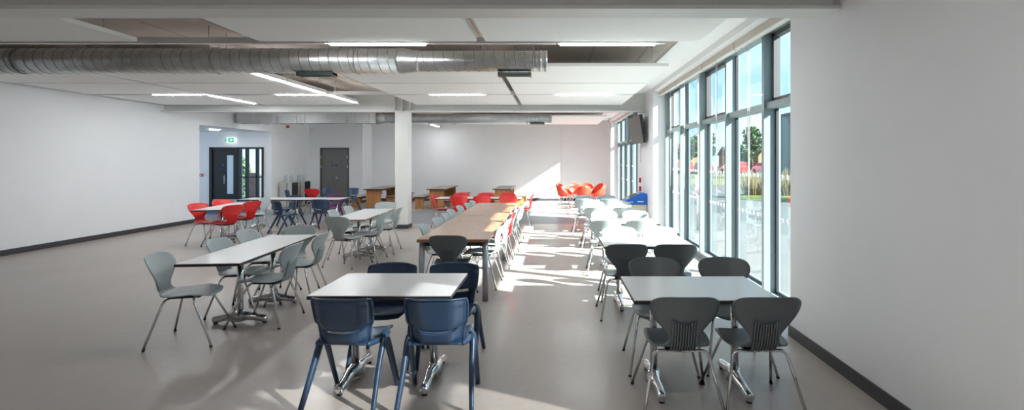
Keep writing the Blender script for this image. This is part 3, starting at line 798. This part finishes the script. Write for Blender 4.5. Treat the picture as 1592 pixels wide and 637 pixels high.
# bins with clear holders
for x, y, n in ((-9.32, 17.55, 'left'), (-9.32, 18.45, 'right')):
    t = thing('steel_bin', 'brushed steel bin with clear holder on top, %s of the two by the wall' % n, 'bin', (x + .06, y, 0), 0, 'steel bins by the left wall')
    b = nb(); box(b, -.22, .20, -.22, .22, .02, .90, bev=.008); obj('body', b, 'stainless', t)
    b = nb(); box(b, .03, .05, -.226, -.22, .05, .88); box(b, .205, .21, -.2, .2, .05, .88); obj('door_panel', b, 'door_black', t)
    b = nb(); box(b, -.12, .08, -.1, -.095, .90, 1.12); box(b, -.12, -.115, -.1, .1, .90, 1.12); box(b, .075, .08, -.1, .1, .90, 1.12); obj('acrylic_holder', b, 'clear', t)
    b = nb(); tube(b, fillet([(-.12, -.1, .9), (-.12, -.1, 1.13), (.08, -.1, 1.13), (.08, -.1, .9)], .02), .004, 6); obj('wire_frame', b, 'chrome', t)
# recycling console with blue top
t = thing('kiosk', 'beige cabinet with sloping blue console top against the right wall', 'kiosk', (1.98, 12.25, 0), 0)
b = nb(); box(b, -.20, .24, -.24, .24, 0, .60, bev=.006); obj('cabinet', b, 'beige', t)
b = nb(); prism(b, [(-.27, .62), (.25, .60), (.25, .86), (.10, .87), (-.27, .69)], -.27, .27, ax='y'); tp = obj('console', b, 'blue', t)
def slope(u): return (-.27 + .37 * u, .69 + .18 * u)
b = nb(); (a0, a1), (c0, c1) = slope(.12), slope(.95); prism(b, [(a0, a1 + .002), (c0, c1 + .002), (c0, c1 + .012), (a0, a1 + .012)], -.22, .22, ax='y'); obj('panel', b, 'tubegrey', tp)
b = nb(); (a0, a1), (c0, c1) = slope(.35), slope(.8); prism(b, [(a0, a1 + .012), (c0, c1 + .012), (c0, c1 + .018), (a0, a1 + .018)], -.18, .16, ax='y'); obj('slot', b, 'black', tp)
b = nb(); box(b, .02, .16, -.275, -.27, .66, .685); box(b, -.18, -.08, -.275, -.27, .655, .668); obj('lettering', b, 'white', tp)
for z, n in ((1.15, 'upper'), (.93, 'lower')):
    t = thing('fire_call_point', 'small red call point on the right wall above the kiosk, %s one' % n, 'alarm', (XR, 12.9, z), 0, 'red call points above the kiosk')
    b = nb(); box(b, -.05, 0, -.05, .05, -.06, .06, bev=.006); obj('body', b, 'redsign', t)
    b = nb(); box(b, -.054, -.05, -.025, .025, -.02, .03); obj('window_plate', b, 'white', t)
b = nb(); tube(b, [(0, 0, -.1), (0, 0, -1.3)], .008, 8)
o = obj('cable_conduit', b, 'white'); o.location = (XR - .01, 12.9, 2.9); tag(o, 'white cable conduit running down the right wall under the television', 'conduit')
# television on bracket, tilted
t = thing('television', 'wall-mounted television tilted down between the two window walls', 'television', (2.06, 12.42, 2.41))
mt = Matrix.Rotation(R(4), 4, 'Z') @ Matrix.Rotation(R(-9), 4, 'Y')
b = nb(); box(b, -.035, .035, -.60, .60, -.34, .34, bev=.008, mtx=mt); obj('casing', b, 'black', t)
b = nb(); box(b, -.039, -.034, -.585, .585, -.325, .325, mtx=mt); obj('screen', b, 'screen', t)
b = nb(); box(b, .125, .15, -.12, .12, -.16, .16); tube(b, [(.0, 0, 0), (.13, .0, 0)], .03, 10); obj('bracket', b, 'black', t)
# cable bundle + camera at bulkhead corner
b = nb(); tube(b, smooth_path([(2.18, 19.4, 3.28), (2.1, 19.3, 3.2), (2.15, 19.2, 3.05), (2.2, 19.2, 2.7)], 5), .015, 6); tag(obj('loose_cable', b, 'wire'), 'loose grey cable hanging in the far right ceiling corner', 'cable')

# ---------------------------------------------------------------- outdoors
b = nb(); box(b, 2.75, 120, -30, 160, -.3, -.03); struct('ground', b, 'pave')
b = nb(); box(b, -60, 2.6, 20.9, 60, -.3, -.04); struct('ground_rear', b, 'pave')
b = nb(); box(b, 2.8, 5.2, -10, 30, -.03, -.01); struct('ground_path', b, 'pave2')
b = nb(); box(b, 8, 60, 35, 58, -.03, .0); struct('ground_verge', b, 'turf')
def leaves(bm, c, rad, n, s):
    for _ in range(n):
        while True:
            v = Vector((random.uniform(-1, 1), random.uniform(-1, 1), random.uniform(-1, 1)))
            if .35 < v.length < 1: break
        p = Vector(c) + Vector((v.x * rad[0], v.y * rad[1], v.z * rad[2]))
        a = Vector((random.gauss(0, 1), random.gauss(0, 1), random.gauss(0, 1))).normalized(); d = a.orthogonal().normalized(); e = a.cross(d)
        q = s * random.uniform(.6, 1.3)
        bm.faces.new([bm.verts.new(p + d * q), bm.verts.new(p + e * q * .7), bm.verts.new(p - d * q), bm.verts.new(p - e * q * .7)])
def tree_(x, y, h, r, label):
    t = thing('tree', label, 'tree', (x, y, -.05), 0, 'trees beyond the paling fence')
    b = nb(); tube(b, [(0, 0, 0), (.05, 0, h * .35), (0, .1, h * .75)], [.28, .2, .08], 8)
    for k in range(4):
        a = k * 1.6; tube(b, [(0, 0, h * .3), (r * .5 * math.cos(a), r * .5 * math.sin(a), h * .65)], [.1, .04], 6)
    obj('trunk', b, 'bark', t)
    b = nb()
    for k in range(9):
        a = random.uniform(0, 6.28); q = random.uniform(.1, .6) * r
        leaves(b, (q * math.cos(a), q * math.sin(a), h * random.uniform(.42, .82)), (r * .5, r * .5, h * .17), 260, .22)
    obj('crown', b, 'leaf', t, )
tree_(35.5, 90, 8.0, 2.6, 'tall airy tree behind the house, seen through the second nearest pane')
tree_(32, 84, 4.6, 2.0, 'low bushy tree left of the house seen through the windows')
tree_(27.5, 92, 6.9, 2.8, 'rounded tree seen through the third pane from the front')
tree_(21.0, 78, 6.2, 2.1, 'rounded tree seen through the far panes of the window wall')
tree_(35.8, 82, 4.0, 1.5, 'small tree standing before the brown-roofed house')
tree_(18.2, 88, 5.4, 1.8, 'small tree seen through the farthest pane')
b = nb(); leaves(b, (0, 0, .9), (.35, .5, .95), 700, .09); tube(b, [(0, 0, 0), (0, 0, 1)], [.05, .03], 6)
o = obj('shrub', b, 'leaf'); o.location = (-15.1, 24.3, -.04); tag(o, 'green shrub seen through the open black entrance door', 'shrub')
# house
t = thing('house', 'low brown-roofed house with tan gable beyond the fence', 'house', (48, 118, 0))
b = nb(); box(b, -7.5, 6, -3, 5, -.1, 2.9); obj('walls', b, 'brick', t)
b = nb(); prism(b, [(-3.6, 2.8), (5.6, 2.8), (1, 5.0)], -8, 6.4, ax='x'); obj('roof', b, 'roof', t)
b = nb(); prism(b, [(-1.6, -.1), (2.2, -.1), (2.2, 2.6), (.3, 4.9), (-1.6, 2.6)], -4.2, -3.0, ax='y'); obj('gable', b, 'render', t)
for x in (-6, -3.6, 4):
    b = nb(); box(b, x - .6, x + .6, -3.05, -2.98, 1, 2.2); f = obj('window', b, 'white', t)
    b = nb(); box(b, x - .5, x + .5, -3.07, -3.05, 1.1, 2.1); obj('pane', b, 'cardark', f)
b = nb(); box(b, -5.3, -4.7, .6, 1.3, 4.5, 5.6); obj('chimney', b, 'brick', t)
t = thing('house', 'second brown-roofed house farther left behind the trees', 'house', (28, 120, 0))
b = nb(); box(b, -6, 6, -3, 5, -.1, 3.2); obj('walls', b, 'render', t)
b = nb(); prism(b, [(-3.6, 3.1), (5.6, 3.1), (1, 5.6)], -6.4, 6.4, ax='x'); obj('roof', b, 'roof', t)
# grey clad building
t = thing('clad_building', 'large grey clad building seen at the right end of the windows', 'building', (26, 46, 0))
b = nb(); box(b, -5.2, 8, -3, .6, -.1, 5.7); obj('walls', b, 'clad', t)
b = nb(); box(b, -5.3, 8.1, -3.1, .7, 5.7, 5.85); obj('parapet', b, 'sash', t)
b = nb(); box(b, -5.0, -4.9, -3.08, -3.0, 0, 5.7); obj('downpipe', b, 'gasket', t)
# cars
def car(m, x, y, rz, label, first=[]):
    t = thing('car', label, 'car', (x, y, -.03), rz, 'cars parked beyond the fence')
    b = nb(); prism(b, [(-2.1, .25), (2.1, .25), (2.15, .6), (1.95, .82), (1.0, .92), (.45, 1.4), (-1.1, 1.45), (-1.8, .95), (-2.12, .85)], -.85, .85, ax='y'); bmesh.ops.bevel(b, geom=list(b.edges), offset=.05, segments=1, affect='EDGES'); obj('body', b, m, t)
    b = nb(); prism(b, [(.85, .95), (.42, 1.34), (-1.05, 1.38), (-1.6, .97)], -.865, .865, ax='y'); obj('glazing', b, 'cardark', t)
    for sx in (-1.3, 1.35):
        for sy in (-.8, .8):
            b = nb(); disc(b, (sx, sy, .31), .31, 'y', .2, 16); obj('wheel', b, 'tyre', t)
cars = [(19.0, 64, 'carred', 'red'), (20.9, 69, 'carwhite', 'white'), (22.9, 64, 'carred', 'red'), (24.9, 68, 'carred', 'red'), (27.0, 64, 'carwhite', 'white'), (29.4, 63, 'cardark', 'dark'), (16.6, 64, 'carred', 'red')]
cp = ['left of a white one, fourth pane', 'between two red ones', 'seen through the middle pane', 'left of the rightmost white car', 'beside the dark one', 'last in the row of parked cars, to the right', 'first in the row of parked cars, to the left']
for (x, y, m, n), l in zip(cars, cp): car(m, x, y, R(90 + random.uniform(-8, 8)), '%s parked car beyond the fence, %s' % (n, l))
# chestnut paling fence
t = thing('paling_fence', 'weathered paling fence across the grounds outside the windows', 'fence', (0, 33, 0))
for k in range(95):
    x = 7.6 + k * .13; b = nb(); h = .72 + random.uniform(-.05, .06)
    box(b, x - .02, x + .02, -.012, .012, -.05, h, mtx=Matrix.Rotation(random.uniform(-.004, .004), 4, 'Y')); obj('paling', b, 'paling', t)
b = nb(); 
for z in (.15, .6): tube(b, [(7.5, 0, z), (20, 0, z)], .008, 5)
obj('wire', b, 'wire', t)
# grass bed and tufts
b = nb(); tube(b, [(0, 0, -.1), (0, 0, .02), (0, 0, .12)], [2.3, 2.1, 1.3], 24); o = obj('planting_mound', b, 'turf'); o.location = (10.0, 22.4, 0); tag(o, 'low grassy mound with dry reeds outside the windows', 'mound')
def tuft(x, y, h, n, label):
    b = nb()
    for _ in range(n):
        a = random.uniform(0, 6.28); r0 = random.uniform(0, .45); l = random.uniform(.05, .4); hh = h * random.uniform(.6, 1.05)
        p = Vector((r0 * math.cos(a), r0 * math.sin(a), 0)); q = p + Vector((l * math.cos(a), l * math.sin(a), hh))
        tube(b, [p, (p + q) / 2 + Vector((0, 0, .06)), q], [.012, .009, .003], 4, cap=False)
    o = obj('reed_tuft', b, 'leaf2'); o.location = (x, y, .05); tag(o, label, 'ornamental grass', 'reed tufts on the mound')
tuft(9.0, 22.6, 1.15, 150, 'tall dry reed tuft on the mound, left one'); tuft(10.2, 21.9, 1.25, 150, 'tall dry reed tuft on the mound, middle one'); tuft(10.2, 20.2, 1.1, 140, 'dry reed tuft at the right end seen in the nearest pane')
b = nb(); tube(b, [(0, 0, 0), (0, 0, 6)], [.06, .04], 10); o = obj('flag_pole', b, 'tubegrey'); o.location = (10.7, 34, 0); tag(o, 'tall pale pole behind the fence outside the windows', 'pole')
b = nb(); tube(b, fillet([(0, 0, 0), (0, 0, .88), (0, .75, .88), (0, .75, 0)], .16, 6), .028, 10); o = obj('cycle_hoop', b, 'chrome'); o.location = (3.45, 12.0, -.02); tag(o, 'steel cycle hoop standing outside the far panes', 'cycle hoop')

# ---------------------------------------------------------------- light
sun = bpy.data.lights.new('sun', 'SUN'); sun.energy = 24; sun.angle = R(.8); sun.color = (1, .98, .955)
so = bpy.data.objects.new('sun', sun); C.objects.link(so)
so.rotation_euler = Vector((-1, .47, -.665)).to_track_quat('-Z', 'Y').to_euler()

W = bpy.data.worlds.new('sky'); SC.world = W; W.use_nodes = True
nt = W.node_tree; bg = nt.nodes['Background']
tc = nt.nodes.new('ShaderNodeTexCoord'); sp = nt.nodes.new('ShaderNodeSeparateXYZ'); nt.links.new(tc.outputs['Generated'], sp.inputs[0])
rp = nt.nodes.new('ShaderNodeValToRGB'); e = rp.color_ramp.elements
e[0].position = 0; e[0].color = (.40, .62, .84, 1); e[1].position = .6; e[1].color = (.22, .45, .80, 1)
nt.links.new(sp.outputs['Z'], rp.inputs['Fac'])
mp = nt.nodes.new('ShaderNodeMapping'); mp.inputs['Scale'].default_value = (1, 1, 3); nt.links.new(tc.outputs['Generated'], mp.inputs['Vector'])
nz = nt.nodes.new('ShaderNodeTexNoise'); nz.inputs['Scale'].default_value = 3.2; nz.inputs['Detail'].default_value = 7; nt.links.new(mp.outputs['Vector'], nz.inputs['Vector'])
cr = nt.nodes.new('ShaderNodeValToRGB'); cr.color_ramp.elements[0].position = .42; cr.color_ramp.elements[1].position = .68
nt.links.new(nz.outputs['Fac'], cr.inputs['Fac'])
mx_ = nt.nodes.new('ShaderNodeMixRGB'); nt.links.new(cr.outputs['Color'], mx_.inputs['Fac']); nt.links.new(rp.outputs['Color'], mx_.inputs['Color1']); mx_.inputs['Color2'].default_value = (.68, .76, .82, 1)
nt.links.new(mx_.outputs['Color'], bg.inputs['Color']); bg.inputs['Strength'].default_value = 1.3

SC.view_settings.view_transform = 'Standard'; SC.view_settings.look = 'None'; SC.view_settings.gamma = 1
SC.view_settings.use_curve_mapping = False; SC.view_settings.exposure = 0.58
